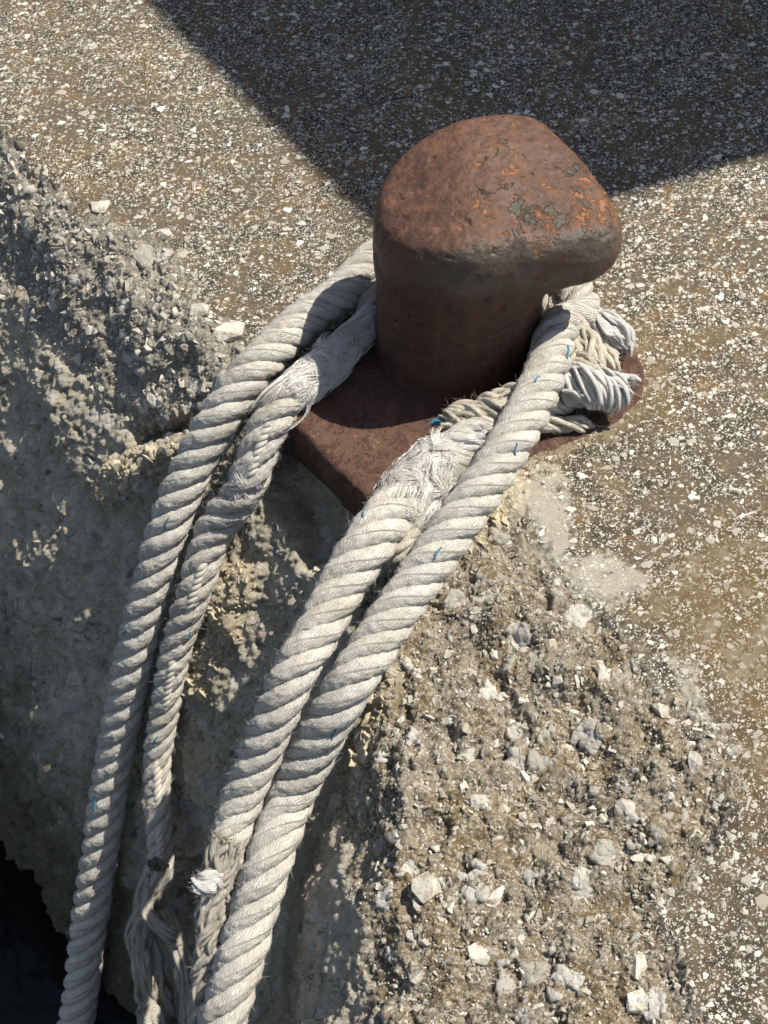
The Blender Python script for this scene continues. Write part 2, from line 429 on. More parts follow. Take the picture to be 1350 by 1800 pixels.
# water, far below the broken edge
gw = G('dark_water'); pw = gw.geo()
gw.bump(gw.noise(pw, 6, 3, .5), .25, .05)
M_WATER = gw.done((.006, .007, .005), .25, .25)
zw = -1.75
wv = [(-60, -60, zw), (60, -60, zw), (60, 60, zw), (-60, 60, zw)]
water = mesh_obj('water', wv, quads=[(0, 1, 2, 3)], mat=M_WATER); tag(water, 'dark harbour water in shade below the quay', 'water', kind='structure')
# ------------------------------------------------------------------ stones laid bare in the broken concrete
def hull(seed, n=15, el=(1, .75, .55), box=.75, detail=0):
    lr = np.random.default_rng(seed)
    p = lr.normal(size=(n, 3)); p /= np.linalg.norm(p, axis=1)[:, None]
    p = np.sign(p)*np.abs(p)**box; p /= np.abs(p).max(); p *= lr.uniform(.78, 1.0, (n, 1)); p *= np.array(el)
    bm = bmesh.new()
    for q in p: bm.verts.new(q)
    res = bmesh.ops.convex_hull(bm, input=bm.verts)
    bmesh.ops.delete(bm, geom=[v for v in bm.verts if not v.link_faces], context='VERTS')
    if detail:
        bmesh.ops.dissolve_limit(bm, angle_limit=.12, verts=bm.verts, edges=bm.edges)
        bmesh.ops.bevel(bm, geom=list(bm.edges), offset=.025, segments=1, affect='EDGES', clamp_overlap=True)
        bmesh.ops.triangulate(bm, faces=bm.faces)
        bmesh.ops.subdivide_edges(bm, edges=bm.edges, cuts=detail, use_grid_fill=True)
    bmesh.ops.triangulate(bm, faces=bm.faces)
    bmesh.ops.recalc_face_normals(bm, faces=bm.faces)
    bm.verts.index_update()
    v = np.array([q.co[:] for q in bm.verts]); f = np.array([[q.index for q in t.verts] for t in bm.faces]); bm.free()
    if detail: v = v*(1+ (fbm(v+seed, 2.0, 3, seed)*.12+fbm(v+seed, 7, 2, seed)*.05)[:, None])
    return v, f
gst = G('limestone'); ps = gst.obj()
nA_ = gst.noise(ps, 45, 5, .6); nB_ = gst.noise(ps, 260, 4, .7); at = gst.sep(gst.attr('shade')['Color'])
cst = gst.mix(at[0], (.27, .245, .20), (.60, .56, .48))
nC_ = gst.noise(ps, 120, 5, .65)
cst = gst.mix(gst.mul(gst.ss(nC_, .48, .66), .55), cst, (.23, .19, .135))
cst = gst.mix(gst.mul(gst.ss(nA_, .52, .72), .6), cst, (.30, .235, .15))
cst = gst.mix(gst.ss(at[0], 1.4, 1.8), cst, gst.mix(nB_, (.36, .295, .195), (.60, .525, .385)))
cst = gst.mix(gst.mul(gst.ss(nB_, .5, .75), .3), cst, (.25, .23, .20))
gst.bump(gst.add(gst.add(gst.mul(nA_, .6), gst.mul(nC_, .8)), gst.mul(nB_, .5)), .9, .003)
M_STONE = gst.done(cst, .9, .2)
def rot_rand(lr, tilt):
    a = lr.uniform(0, 2*np.pi); b = lr.normal()*tilt; c = lr.normal()*tilt
    return np.array(Matrix.Rotation(a, 3, 'Z') @ Matrix.Rotation(b, 3, 'X') @ Matrix.Rotation(c, 3, 'Y'))
def basis(n):
    x = np.cross([0, 1, .2], n); x /= np.linalg.norm(x); return np.stack([x, np.cross(n, x), n], 1)
def grid_at(px, py):
    j = int(np.clip(np.searchsorted(gx, px), 1, nx-1)); i = int(np.clip(np.searchsorted(gy, py), 1, ny-1))
    n = NRM[max(i-6, 0):i+7, max(j-6, 0):j+7].mean((0, 1)); return Q[i, j], n/np.linalg.norm(n), float((Q[i, j]-CPOS)@FWD)/F
# the ones large enough to tell apart, each a thing: px, py, half width, half height, label
BIGST = [
 (904, 1123, 25, 33, 'pale oblong stone below the grey cement patch, highest large one in the broken concrete'),
 (857, 1206, 23, 20, 'blocky cream stone right of the thick rope, under the oblong stone'),
 (1059, 1188, 15, 36, 'tall narrow upright stone beside a dark pit in the broken concrete'),
 (1163, 1240, 18, 25, 'grey egg-shaped stone near the smooth brown deck edge'),
 (1222, 1336, 22, 23, 'clean white stone on the rim of the brown stained deck'),
 (1100, 1429, 26, 25, 'round pale stone in the middle of the broken concrete'),
 (842, 1408, 24, 18, 'flat cream stone lying slanted above the two lowest big slabs'),
 (1129, 1502, 33, 15, 'long white wedge-shaped stone pointing right'),
 (748, 1561, 34, 27, 'broad flat cream slab stone near the shaded crest'),
 (865, 1569, 34, 24, 'broken slab stone slanting down, right of the broad cream slab'),
 (842, 1675, 27, 25, 'lumpy pale stone below the broken slab stone'),
 (1121, 1691, 25, 34, 'large triangular grey stone standing at the bottom of the broken concrete'),
 (1116, 1755, 27, 26, 'largest rounded white stone, lowest in the broken concrete'),
 (628, 1303, 27, 48, 'cone-shaped cream lump standing against the right-hand rope'),
 (175, 365, 29, 18, 'flat white triangular stone set in the speckled deck'),
 (288, 410, 18, 19, 'white chunk of stone at the top of the broken left edge'),
 (404, 578, 50, 24, 'grey slanted slab over the dark crevice beside the left rope'),
 (342, 680, 28, 19, 'grey block stone under the overhang beside the left rope'),
 (352, 546, 27, 17, 'white stone wedged at the crack in the broken left edge'),
]
for k, (x, y, hw, hh, lab) in enumerate(BIGST):
    c, n, m = grid_at(x, y); lr = np.random.default_rng(100+k)
    v, f = hull(200+k, 15, (1, 1, 1), .8, 2)
    b = basis(n)
    half = np.array([hw*m, hh*m/.80, min(hw, hh)*m*.62])
    rt = np.array(Matrix.Rotation(lr.normal()*.25, 3, 'Z') @ Matrix.Rotation(lr.normal()*.2, 3, 'X'))
    wv_ = (v*half*.84)@rt.T@b.T + c + n*half[2]*.02
    o = mesh_obj('stone', wv_-c, tris=f, mat=M_STONE, smooth=False); o.location = tuple(c)
    set_attr(o, 'shade', np.tile([lr.uniform(.5, 1), 0, 0, 1], (len(v), 1)))
    tag(o, lab, 'stone', 'large stones laid bare in the concrete')
MED = [(1013,1196,18,16),(1103,1183,12,22),(1155,1209,10,9),(1207,1263,11,15),(922,1300,15,15),(818,1281,11,18),(813,1333,16,14),(1075,1307,10,17),(1005,1248,16,13),(917,1429,15,16),(1098,1385,14,13),(989,1370,13,12),(1267,1400,9,15),(1251,1434,12,14),(1002,1465,10,15),(780,1582,18,13),(767,1486,12,18),(945,1600,18,15),(1124,1595,13,12),(1059,1686,10,15),(1200,1763,11,13),(1305,1735,12,10),(728,1712,23,10),(831,1768,13,18),
 (292,440,14,12),(315,452,9,14),(225,470,18,14),(108,433,10,14),(150,490,9,15),(200,558,12,17),(246,560,12,17),(78,305,12,16),(245,715,14,20),(165,810,22,26),(120,570,10,15),(310,520,9,13),(60,360,12,14),(40,300,10,12),(330,610,13,12),(265,612,12,14),(20,350,12,16),(90,470,12,10),(70,520,14,13),(185,620,12,12),(1150,1340,10,9),(880,1240,9,9),(950,980,10,20),(945,1040,17,11),(870,1040,12,10),(905,1080,8,8),(1010,1060,10,9),(1170,1400,9,10),(720,1640,16,14),(690,1560,11,13),(820,1500,12,9),(900,1490,10,12),(1020,1560,12,15),(1060,1610,10,10),(960,1700,11,12),(920,1750,12,10),(990,1770,9,9),(1180,1640,10,9),(1160,1590,14,12)]
VARS = [hull(900+k, 11, (1, lr_, zr_), .8) for k, (lr_, zr_) in enumerate([(a, b) for a in (.6, .75, .9) for b in (.35, .5, .65, .8)]*2)]
gv, gf_, gs_, cnt = [], [], [], 0
lr = np.random.default_rng(77)
def put_chip(x, y, hw, hh, shade, sink=.1, tilt=.35):
    global cnt
    c, n, m = grid_at(x, y); v, f = VARS[lr.integers(len(VARS))]
    sz = max(hw, hh)*m
    w_ = (v*sz)@rot_rand(lr, tilt).T@basis(n).T
    gv.append(w_+c+n*sz*sink); gf_.append(f+cnt); gs_.append(np.full(len(v), shade)); cnt += len(v)
for (x, y, hw, hh) in MED: put_chip(x, y, hw*.85, hh*.85, lr.uniform(.2, .9), .0)
rubf = m_rub.copy(); candi, candj = np.where((rubf > .5) & (PX > -60) & (PX < 1400) & (PY > -60) & (PY < 1860) & (m_cream < .6) & (m_dent < .3))
NCH = 10500
sel = lr.integers(0, len(candi), NCH)
for q in sel:
    size = 2.0*lr.pareto(2.3)+2.3
    size = min(size, 13)
    put_chip(PX[candi[q], candj[q]]+lr.normal(), PY[candi[q], candj[q]]+lr.normal(), size, size, lr.uniform(0, 1)**.85, -.05, .5)
candi, candj = np.where((m_rubL > .5) & (m_dent < .3) & (PX > -60) & (PX < 560) & (PY > 150) & (PY < 900))
for q in lr.integers(0, len(candi), 1100):
    size = min(2.6*lr.pareto(1.9)+3, 19)
    put_chip(PX[candi[q], candj[q]], PY[candi[q], candj[q]], size, size, lr.uniform(.15, .9), -.16, .5)
candi, candj = np.where((m_face > .5) & (PX > -60) & (PX < 900) & (PY > 200) & (PY < 1860) & (cutd < -15) & (m_algae < .7))
for q in lr.integers(0, len(candi), 1500):
    size = min(2.5*lr.pareto(2.2)+3, 18)
    put_chip(PX[candi[q], candj[q]], PY[candi[q], candj[q]], size, size, lr.uniform(.1, .6), -.30, .25)
candi, candj = np.where((m_cream > .45) & (m_dent < .3) & (PX > 100) & (PX < 960))
for q in lr.integers(0, len(candi), 1500):
    size = min(2.6*lr.pareto(2.0)+3, 17)
    put_chip(PX[candi[q], candj[q]], PY[candi[q], candj[q]], size, size, 2.0, -.12, .7)
candi, candj = np.where((m_rub < .3) & (m_face < .2) & (PX > -30) & (PX < 1380) & (PY > -30) & (PY < 1830))
for q in lr.integers(0, len(candi), 420):
    size = min(2.0*lr.pareto(2.5)+3.5, 11)
    put_chip(PX[candi[q], candj[q]], PY[candi[q], candj[q]], size, size, lr.uniform(.5, 1), -.28, .12)
gravel = mesh_obj('gravel', np.concatenate(gv), tris=np.concatenate(gf_), mat=M_STONE, smooth=False)
sh_ = np.concatenate(gs_); set_attr(gravel, 'shade', np.stack([sh_, sh_*0, sh_*0, sh_*0+1], 1))
tag(gravel, 'pale angular gravel chips exposed in the broken concrete', 'gravel', kind='stuff')

# ------------------------------------------------------------------ bollard
BP = P(802, 613, 0.0); SCL = float(np.linalg.norm(BP-CPOS)*1.0/F)       # metres per photo pixel at the bollard
def px2m(v): return v*SCL
RC = px2m(143)
bol = empty('mooring_bollard', BP)
tag(bol, 'rusty iron mooring bollard with rounded triangular head, ropes looped round its foot', 'bollard')

def rust_material(name, plate=False):
    g = G(name); p = g.obj()
    n1 = g.noise(p, 9, 5, .6, .4); n2 = g.noise(p, 38, 6, .65, .3); n3 = g.noise(p, 150, 5, .7); n4 = g.noise(g.vadd(p, (5, 3, 1)), 16, 5, .62, .8)
    base = g.mix(g.ss(n1, .35, .65), (.072, .033, .020), (.112, .054, .033))
    base = g.mix(g.mul(g.ss(n3, .44, .68), .65), base, (.042, .023, .017))
    n5 = g.noise(g.vadd(p, (2, 8, 5)), 75, 6, .7, .3)
    base = g.mix(g.mul(g.ss(n5, .54, .64), .6), base, (.17, .085, .050))
    base = g.mix(g.mul(g.ss(n5, .36, .46, 1, 0), .6), base, (.040, .024, .018))
    base = g.mix(g.mul(g.ss(n2, .50, .70), .5), base, (.19, .085, .040))
    a = g.attr('wear'); ac = g.sep(a['Color']); wear, top, low = ac[0], ac[1], ac[2]
    if plate:
        col = g.mix(g.mul(g.ss(n4, .55, .68), .6), base, (.085, .036, .021))
        col = g.mix(g.mul(g.ss(n2, .52, .64), .7), col, (.030, .020, .016))
        scale_ = g.ss(g.add(g.noise(g.vadd(p, (2.2, 6.1, 3)), 30, 7, .68, .5), g.mul(g.sub(n3, .5), .2)), .50, .53)
        col = g.mix(g.mul(scale_, .75), col, g.mix(n3, (.050, .026, .018), (.135, .068, .042)))
        dust = g.ss(g.add(n3, g.mul(g.sub(n1, .5), .8)), .60, .72)
        col = g.mix(g.mul(dust, .5), col, (.24, .19, .14))
        rough = g.ss(n2, .3, .8, .65, .95)
        h = g.add(g.add(g.mul(n2, .5), g.mul(n3, .5)), g.mul(scale_, .35))
    else:
        fl = g.add(g.noise(g.vadd(p, (1.3, 4.4, 2)), 27, 7, .66, .6), g.mul(g.sub(top, .5), .17))
        blackp = g.ss(g.add(fl, g.mul(g.sub(n3, .5), .22)), .622, .66)
        fl2 = g.add(g.noise(g.vadd(p, (9.3, 2.4, 6)), 40, 7, .68, .5), g.mul(g.sub(top, .5), .17))
        orangep = g.mul(g.ss(g.add(fl2, g.mul(g.sub(n3, .5), .30)), .595, .655), .85)
        col = g.mix(blackp, base, g.mix(n3, (.040, .038, .026), (.085, .078, .055)))
        col = g.mix(orangep, col, g.mix(n3, (.15, .060, .026), (.36, .155, .062)))
        wn_ = g.mul(wear, g.ss(n2, .30, .55))
        col = g.mix(wn_, col, g.mix(n3, (.060, .048, .036), (.12, .098, .075)))
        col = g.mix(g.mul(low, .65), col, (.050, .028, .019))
        run = g.noise(g.vmul(p, (1.0, 1.0, .10)), 55, 5, .65)
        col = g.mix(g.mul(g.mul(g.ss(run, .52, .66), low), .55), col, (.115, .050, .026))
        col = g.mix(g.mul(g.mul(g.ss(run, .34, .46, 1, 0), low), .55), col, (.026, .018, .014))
        rough = g.lerp(wn_, g.ss(n2, .3, .8, .42, .75), g.ss(n3, .3, .7, .28, .46))
        h = g.add(g.add(g.mul(n2, .45), g.mul(n3, .35)), g.sub(g.mul(orangep, -.22), g.mul(blackp, -.30)))
    g.bump(h, .8, .007)
    return g.done(col, rough, .4)
M_RUST = rust_material('rusted_casting'); M_PLATE = rust_material('rusted_plate', True)

# plan outline of the head: hull of three rounded corners
LIP = math.radians(36)
corners = [((0, 0), RC*1.01), ((px2m(136)*math.cos(math.radians(46)), px2m(136)*math.sin(math.radians(46))), px2m(74)), ((px2m(184)*math.cos(math.radians(-9)), px2m(184)*math.sin(math.radians(-9))), px2m(68))]
NT = 300
th = np.linspace(0, 2*np.pi, NT, endpoint=False)
dirs = np.stack([np.cos(th), np.sin(th)], 1)
big = np.linspace(0, 2*np.pi, 1440, endpoint=False); bd = np.stack([np.cos(big), np.sin(big)], 1)
supp = np.max([bd@np.array(c)+r for c, r in corners], 0)                       # support function
den = dirs@bd.T
Rh = np.min(np.where(den > .05, supp[None]/np.maximum(den, .05), 9), 1)
k = 9; Rh = np.convolve(np.concatenate([Rh[-k:], Rh, Rh[:k]]), np.hanning(2*k+3)[1:-1]/np.hanning(2*k+3)[1:-1].sum(), 'valid')
HZ = px2m(300)*1.0/1.0        # rim height; tuned below
Z_UNDER, Z_RIM, Z_TOP = .185, .272, .345
def prof(Rv):
    """profile radius fraction/height control points for one direction"""
    over = max(0.0, (Rv-RC)/RC)
    return [(RC*1.10, -.03), (RC*1.045, .012), (RC*1.0, .035), (RC*.975, .085), (RC*.975, .12),
            (RC*.985+over*.010, .150-over*.01), (RC+over*RC*.42, .178), (RC+over*RC*.82, .194), (Rv*.985, .213), (Rv, .238), (Rv*.99, .258), (Rv*.95, .275),
            (Rv*.85, .286), (Rv*.58, .289), (Rv*.28, .291), (0.0, .291)]
def catmull(pts, n):
    pts = np.asarray(pts, float); p = np.concatenate([[2*pts[0]-pts[1]], pts, [2*pts[-1]-pts[-2]]])
    m = len(pts)-1; u = np.linspace(0, m, n); i = np.clip(u.astype(int), 0, m-1); f = (u-i)[:, None]
    a, b, c, d = p[i], p[i+1], p[i+2], p[i+3]
    return .5*((2*b)+(c-a)*f+(2*a-5*b+4*c-d)*f*f+(3*b-a-3*c+d)*f**3)
NP_ = 260
prs = np.stack([catmull(prof(R), NP_) for R in Rh])        # NT,NP,2
prs[:, :, 0] = np.clip(prs[:, :, 0], 0, None)
TILT = (-.10, .02)
bx = prs[:, :, 0]*np.cos(th)[:, None]; by = prs[:, :, 0]*np.sin(th)[:, None]; bz = prs[:, :, 1].copy()
up_w = sstep(bz, .15, .27)
adir = np.array([math.cos(LIP), math.sin(LIP)])
bz = bz + up_w*((bx*adir[0]+by*adir[1])*0 + by*.14 - .085*(bx+np.sqrt(bx**2+.0016)-.04) - .20*(-bx+np.sqrt(bx**2+.0016)-.04))
bv_ = np.stack([bx, by, bz], -1)
def grid_normals(v):
    a = np.roll(v, -1, 0)-np.roll(v, 1, 0); b = np.gradient(v, axis=1)
    n = np.cross(a, b); l = np.linalg.norm(n, axis=-1, keepdims=True); l[l < 1e-12] = 1; return n/l
bn = grid_normals(bv_)
bdis = fbm(bv_, 11, 3, 3)*.0045 + fbm(bv_, 45, 4, 8)*.0022
pits = np.clip(fbm(bv_, 60, 3, 15)-.28, 0, 1)*-.012
bdis = bdis + pits
bdis[:, -12:] *= np.linspace(1, 0, 12)[None]
bv_ = bv_ + bn*bdis[..., None]
bv_[:, -1] = bv_[:, -1].mean(0)
front = (bn[..., 0]*.45 - bn[..., 1]*.9)
wear = sstep(front, .25, .75)*sstep(bv_[..., 2], .185, .215)*(1-sstep(bv_[..., 2], .262, .29))
topm = np.clip(.45+.9*(bv_[..., 0]*.8-bv_[..., 1]*.5)/RC*.5, 0, 1)*sstep(bv_[..., 2], .21, .26)
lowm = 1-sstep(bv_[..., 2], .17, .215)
wcol = np.stack([wear, topm, lowm, np.ones_like(wear)], -1)
def ring_mesh(name, v, w, mat, parent):
    nt, npf = v.shape[:2]
    id_ = np.arange(nt*npf).reshape(nt, npf); nx_ = np.roll(id_, -1, 0)
    q = np.stack([id_[:, :-1], nx_[:, :-1], nx_[:, 1:], id_[:, 1:]], -1).reshape(-1, 4)
    o = mesh_obj(name, v.reshape(-1, 3)+np.array(BP), quads=q, mat=mat, parent=parent)
    set_attr(o, 'wear', w.reshape(-1, 4)); return o
ksp = int(np.argmin(np.abs(prs[0, :, 1]-.152)))
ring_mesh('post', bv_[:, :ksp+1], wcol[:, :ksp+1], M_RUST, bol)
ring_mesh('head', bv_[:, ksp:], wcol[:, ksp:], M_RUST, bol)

# base plate: ragged rounded plate, its water-side corner bared by the broken concrete
PT = .014
pl_px = [(508, 742), (566, 795), (640, 872), (700, 905), (800, 880), (930, 810), (1010, 778), (1080, 748), (1132, 700), (1136, 650), (1110, 600), (1070, 555), (1020, 505), (940, 470), (820, 455), (700, 480), (600, 560), (520, 660)]
pl = np.array([P(x, y, PT) for x, y in pl_px])[:, :2]
def closed_smooth(pts, n, r=3):
    pts = np.asarray(pts); seg = np.linalg.norm(np.roll(pts, -1, 0)-pts, axis=1); s = np.concatenate([[0], np.cumsum(seg)])
    cl = np.concatenate([pts, pts[:1]]); u = np.linspace(0, s[-1], n, endpoint=False)
    out = np.stack([np.interp(u, s, cl[:, i]) for i in range(pts.shape[1])], 1)
    kern = np.hanning(2*r+3)[1:-1]; kern /= kern.sum()
    return np.stack([np.convolve(np.concatenate([out[-r:, i], out[:, i], out[:r, i]]), kern, 'valid') for i in range(out.shape[1])], 1)
po = closed_smooth(pl, 400, 4)
pc = np.array(BP)[:2]
rings = []
prof_pl = [(0.0, PT), (.25, PT), (.5, PT), (.62, PT), (.74, PT), (.85, PT), (.94, PT), (.975, PT-.0005), (.992, PT-.003), (1.0, PT-.008), (1.005, PT-.03), (1.0, PT-.065), (.98, PT-.075), (.6, PT-.075)]
for f_, z_ in prof_pl: rings.append(np.column_stack([pc+(po-pc)*f_, np.full(len(po), z_)]))
pv = np.stack(rings, 1)
pv = np.repeat(pv, 1, 0)
pn = fbm(pv, 28, 4, 33)
edgew = np.array([0, .1, .3, .5, .6, .8, 1, 1, 1, 1, 1, 1, .5, 0])
pv[..., 2] += pn*.003*edgew
rad = pv[..., :2]-pc; pv[..., :2] += rad/(np.linalg.norm(rad, axis=-1, keepdims=True)+1e-6)*(fbm(pv, 22, 4, 44)*.009*np.clip(edgew*2-1, 0, 1))[..., None]
nt, npf = pv.shape[:2]; id_ = np.arange(nt*npf).reshape(nt, npf); nx_ = np.roll(id_, -1, 0)
q = np.stack([id_[:, :-1], nx_[:, :-1], nx_[:, 1:], id_[:, 1:]], -1).reshape(-1, 4)[:, ::-1]
plate = mesh_obj('base_plate', pv.reshape(-1, 3), quads=q, mat=M_PLATE, parent=bol)
set_attr(plate, 'wear', np.tile([0, 0, 0, 1], (nt*npf, 1)))

# ------------------------------------------------------------------ ropes
def rope_material(name, tint, dirt):
    g = G(name); uv = g.uv(); p = g.obj()
    sx = g.n('ShaderNodeSeparateXYZ'); g.put(sx.inputs[0], uv); u, v = sx.outputs[0], sx.outputs[1]
    nz = g.noise(p, 90, 3, .6)
    ph = g.add(g.add(g.mul(v, 20.0), g.mul(u, 250.0)), g.mul(nz, 2.6))
    yarn = g.math('ABSOLUTE', g.math('SINE', g.mul(ph, math.pi)))
    cmb = g.n('ShaderNodeCombineXYZ'); g.put(cmb.inputs[0], g.mul(ph, 4.0)); g.put(cmb.inputs[1], g.sub(g.mul(u, 90.0), g.mul(v, 5.0)))
    fib = g.noise(cmb.outputs[0], 1.0, 5, .68)
    n1 = g.noise(p, 14, 4, .6); n2 = g.noise(p, 260, 4, .7); n0 = g.noise(p, 45, 4, .65)
    col = g.mix(g.ss(n0, .3, .7), tint, tuple(c*.82 for c in tint))
    col = g.mix(g.mul(g.ss(n1, .50, .68), dirt), col, (.36, .30, .20))
    col = g.mix(g.mul(g.ss(fib, .48, .66), .48), col, (.36, .335, .29))
    col = g.mix(g.mul(g.mul(g.inv(g.ss(yarn, .0, .35)), .38), g.ss(n0, .32, .58)), col, (.28, .255, .21))
    col = g.mix(g.mul(g.ss(n2, .55, .75), .4), col, (.80, .785, .75))
    g.bump(g.add(g.mul(yarn, .6), g.add(g.mul(fib, 1.3), g.mul(n2, .8))), .85, .0026)
    return g.done(col, .9, .12)
M_ROPE = rope_material('white_rope', (.69, .655, .585), .28)
M_ROPE2 = rope_material('worn_rope', (.70, .66, .585), .42)
gf = G('rope_fibre'); M_FIB = gf.done(gf.mix(gf.noise(gf.obj(), 30, 3), (.64, .62, .57), (.80, .78, .74)), .8, .2)
gf = G('yellowed_yarn'); M_YEL = gf.done(gf.mix(gf.ss(gf.noise(gf.obj(), 38, 4, .6), .4, .6), (.66, .62, .55), (.52, .42, .25)), .85, .2)
gf = G('dull_yarn'); M_DUL = gf.done(gf.mix(gf.ss(gf.noise(gf.obj(), 38, 4, .6), .35, .65), (.46, .43, .37), (.34, .29, .20)), .88, .2)
gf = G('hard_cord'); M_CORD = gf.done(gf.mix(gf.noise(gf.obj(), 60, 4, .6), (.46, .425, .36), (.58, .54, .47)), .85, .15)
M_YW = rope_material('white_yarn', (.82, .81, .78), .08); M_YC = rope_material('cream_yarn', (.76, .70, .57), .6); M_DUL = rope_material('dull_yarn_texture', (.55, .51, .43), .5)
gf = G('blue_tracer'); M_BLUE = gf.done(gf.mix(gf.noise(gf.obj(), 90, 3), (.03, .11, .19), (.08, .24, .34)), .7, .2)

def resample(pts, step, extra=None):
    pts = np.asarray(pts, float); n = max(len(pts)*14, 60)
    c = catmull(np.column_stack([pts] + ([extra] if extra is not None else [])), n)
    s = np.concatenate([[0], np.cumsum(np.linalg.norm(np.diff(c[:, :3], axis=0), axis=1))])
    m = max(int(s[-1]/step), 8); u = np.linspace(0, s[-1], m)
    out = np.stack([np.interp(u, s, c[:, i]) for i in range(c.shape[1])], 1)
    return out, u
def frames(c):
    T = np.gradient(c, axis=0); T /= np.linalg.norm(T, axis=1)[:, None]
    N = np.zeros_like(c); n = np.cross(T[0], [0.3, .2, 1.0]); n /= np.linalg.norm(n)
    for i in range(len(c)):
        n = n-T[i]*(n@T[i]); n /= np.linalg.norm(n); N[i] = n
    return T, N, np.cross(T, N)
def tube(c, rad, sides, closed_ends=True, phase=None, squash=None):
    T, N, B = frames(c); n = len(c)
    a = np.linspace(0, 2*np.pi, sides, endpoint=False)
    r = np.broadcast_to(np.asarray(rad, float), (n,))
    v = c[:, None]+r[:, None, None]*(np.cos(a)[None, :, None]*N[:, None]+np.sin(a)[None, :, None]*B[:, None])
    id_ = np.arange(n*sides).reshape(n, sides); nx_ = np.roll(id_, -1, 1)
    q = np.stack([id_[:-1], nx_[:-1], nx_[1:], id_[1:]], -1).reshape(-1, 4)
    return v.reshape(-1, 3), q
class Bag:
    def __init__(s): s.v = []; s.q = []; s.n = 0
    def add(s, v, q): s.v.append(v); s.q.append(np.asarray(q)+s.n); s.n += len(v)
    def build(s, name, mat, parent): return mesh_obj(name, np.concatenate(s.v), quads=np.concatenate(s.q), mat=mat, parent=parent)

def path_px(spec):
    """(px, py, how) -> world; how = height z, or ('s', off) = resting on the quay surface with radius off, or a ready xyz"""
    out = []
    for s in spec:
        if len(s) == 3 and not isinstance(s[2], tuple): out.append(P(s[0], s[1], s[2]))
        elif isinstance(s[2], tuple):
            t, _ = surf_t(np.array(float(s[0])), np.array(float(s[1]))); d = rayd(s[0], s[1])
            n = surf_n(np.array(float(s[0])), np.array(float(s[1]))); c = abs(n@(d/np.linalg.norm(d)))
            if not isinstance(s[2][0], str):
                ref = s[2][0]; ry = to_px(ref)[1]; q = np.argsort(ry)
                td = np.interp(s[1], ry[q], ((ref-CPOS)@FWD)[q]); out.append(CPOS + d*(td+s[2][1])); continue
            off = min(s[2][1]/max(c, .25), .26)
            out.append(CPOS + d*(float(t)-off))
    return np.array(out)
def wrap(a0, a1, R, z0, z1, n):
    a = np.radians(np.linspace(a0, a1, n)); z = np.linspace(z0, z1, n)
    return np.stack([BP[0]+R*np.cos(a), BP[1]+R*np.sin(a), z], 1)

STRANDS = {}
def laid_rope(root, ctrl, radii, mat, lay_k=2.9, seed=0, worn=None, n_strand=4):
    pts, s = resample(ctrl, .0022, np.stack([radii, np.broadcast_to(lay_k, (len(ctrl),))], 1))
    c = pts[:, :3]; rad = pts[:, 3]; lay_k = pts[:, 4]
    for it in range(3):
        kern = np.hanning(23); kern /= kern.sum()
        c = np.stack([np.convolve(np.pad(c[:, i], 11, mode='reflect', reflect_type='odd'), kern, 'valid') for i in range(3)], 1)
    T, N, B = frames(c)
    dphi = 2*np.pi/(lay_k*rad)*np.gradient(s); phi = np.cumsum(dphi)
    surf = []
    for kq in range(n_strand):
        ph = phi + 2*np.pi*kq/n_strand
        wob_ = fbm(np.column_stack([s*14, np.full(len(s), kq*7.7+seed), np.zeros(len(s))]), 1, 3, seed)
        a = rad*(.615+.05*wob_)*(1+.05*fbm(np.column_stack([s*40, np.full(len(s), kq*3.1), np.zeros(len(s))]), 1, 2, seed+9))
        e = np.cos(ph)[:, None]*N+np.sin(ph)[:, None]*B
        sc = c+e*a[:, None]
        st = np.gradient(sc, axis=0); st /= np.linalg.norm(st, axis=1)[:, None]
        er = e-st*np.sum(e*st, 1)[:, None]; er /= np.linalg.norm(er, axis=1)[:, None]
        eb = np.cross(st, er)
        sides = 36; an = np.linspace(0, 2*np.pi, sides, endpoint=False)
        rr = rad*(.405+.03*wob_)
        w_r, w_b = rr*.92, rr*1.06
        L = np.concatenate([[0], np.cumsum(np.linalg.norm(np.diff(sc, axis=0), axis=1))])
        ca, sa = np.cos(an), np.sin(an)
        v = sc[:, None]+(w_r[:, None]*ca[None])[..., None]*er[:, None]+(w_b[:, None]*sa[None])[..., None]*eb[:, None]
        nrm = ca[None, :, None]*er[:, None]+sa[None, :, None]*eb[:, None]
        yarnp = (an/(2*np.pi))[None]*20 + L[:, None]*250 + fbm(v, 90, 2, 3)*1.5
        dsp = (np.abs(np.sin(np.pi*yarnp))-.6)*.0005 + fbm(v, 70, 3, 5+kq+seed)*.0022 + fbm(v, 260, 2, 15+kq)*.0016
        v = v+nrm*dsp[..., None]
        id_ = np.arange(len(s)*sides).reshape(len(s), sides); nx_ = np.roll(id_, -1, 1)
        q = np.stack([id_[:-1], nx_[:-1], nx_[1:], id_[1:]], -1).reshape(-1, 4)
        # end caps
        vv = np.concatenate([v.reshape(-1, 3), sc[:1], sc[-1:]]); nb = len(vv)
        tr = [(nb-2, nx_[0, j], id_[0, j]) for j in range(sides)]+[(nb-1, id_[-1, j], nx_[-1, j]) for j in range(sides)]
        o = mesh_obj('strand', vv, quads=q, tris=tr, mat=mat, parent=root)
        uvs = np.stack([np.repeat(L, sides), np.tile(an/(2*np.pi), len(s))], 1); uvs = np.concatenate([uvs, uvs[:1], uvs[-1:]])
        # unwrap the seam: v runs 0..27/28 and back; the shader only uses v*15 so the jump is whole turns
        set_uv(o, uvs)
        surf.append((v, nrm, st))
    return c, rad, s, surf

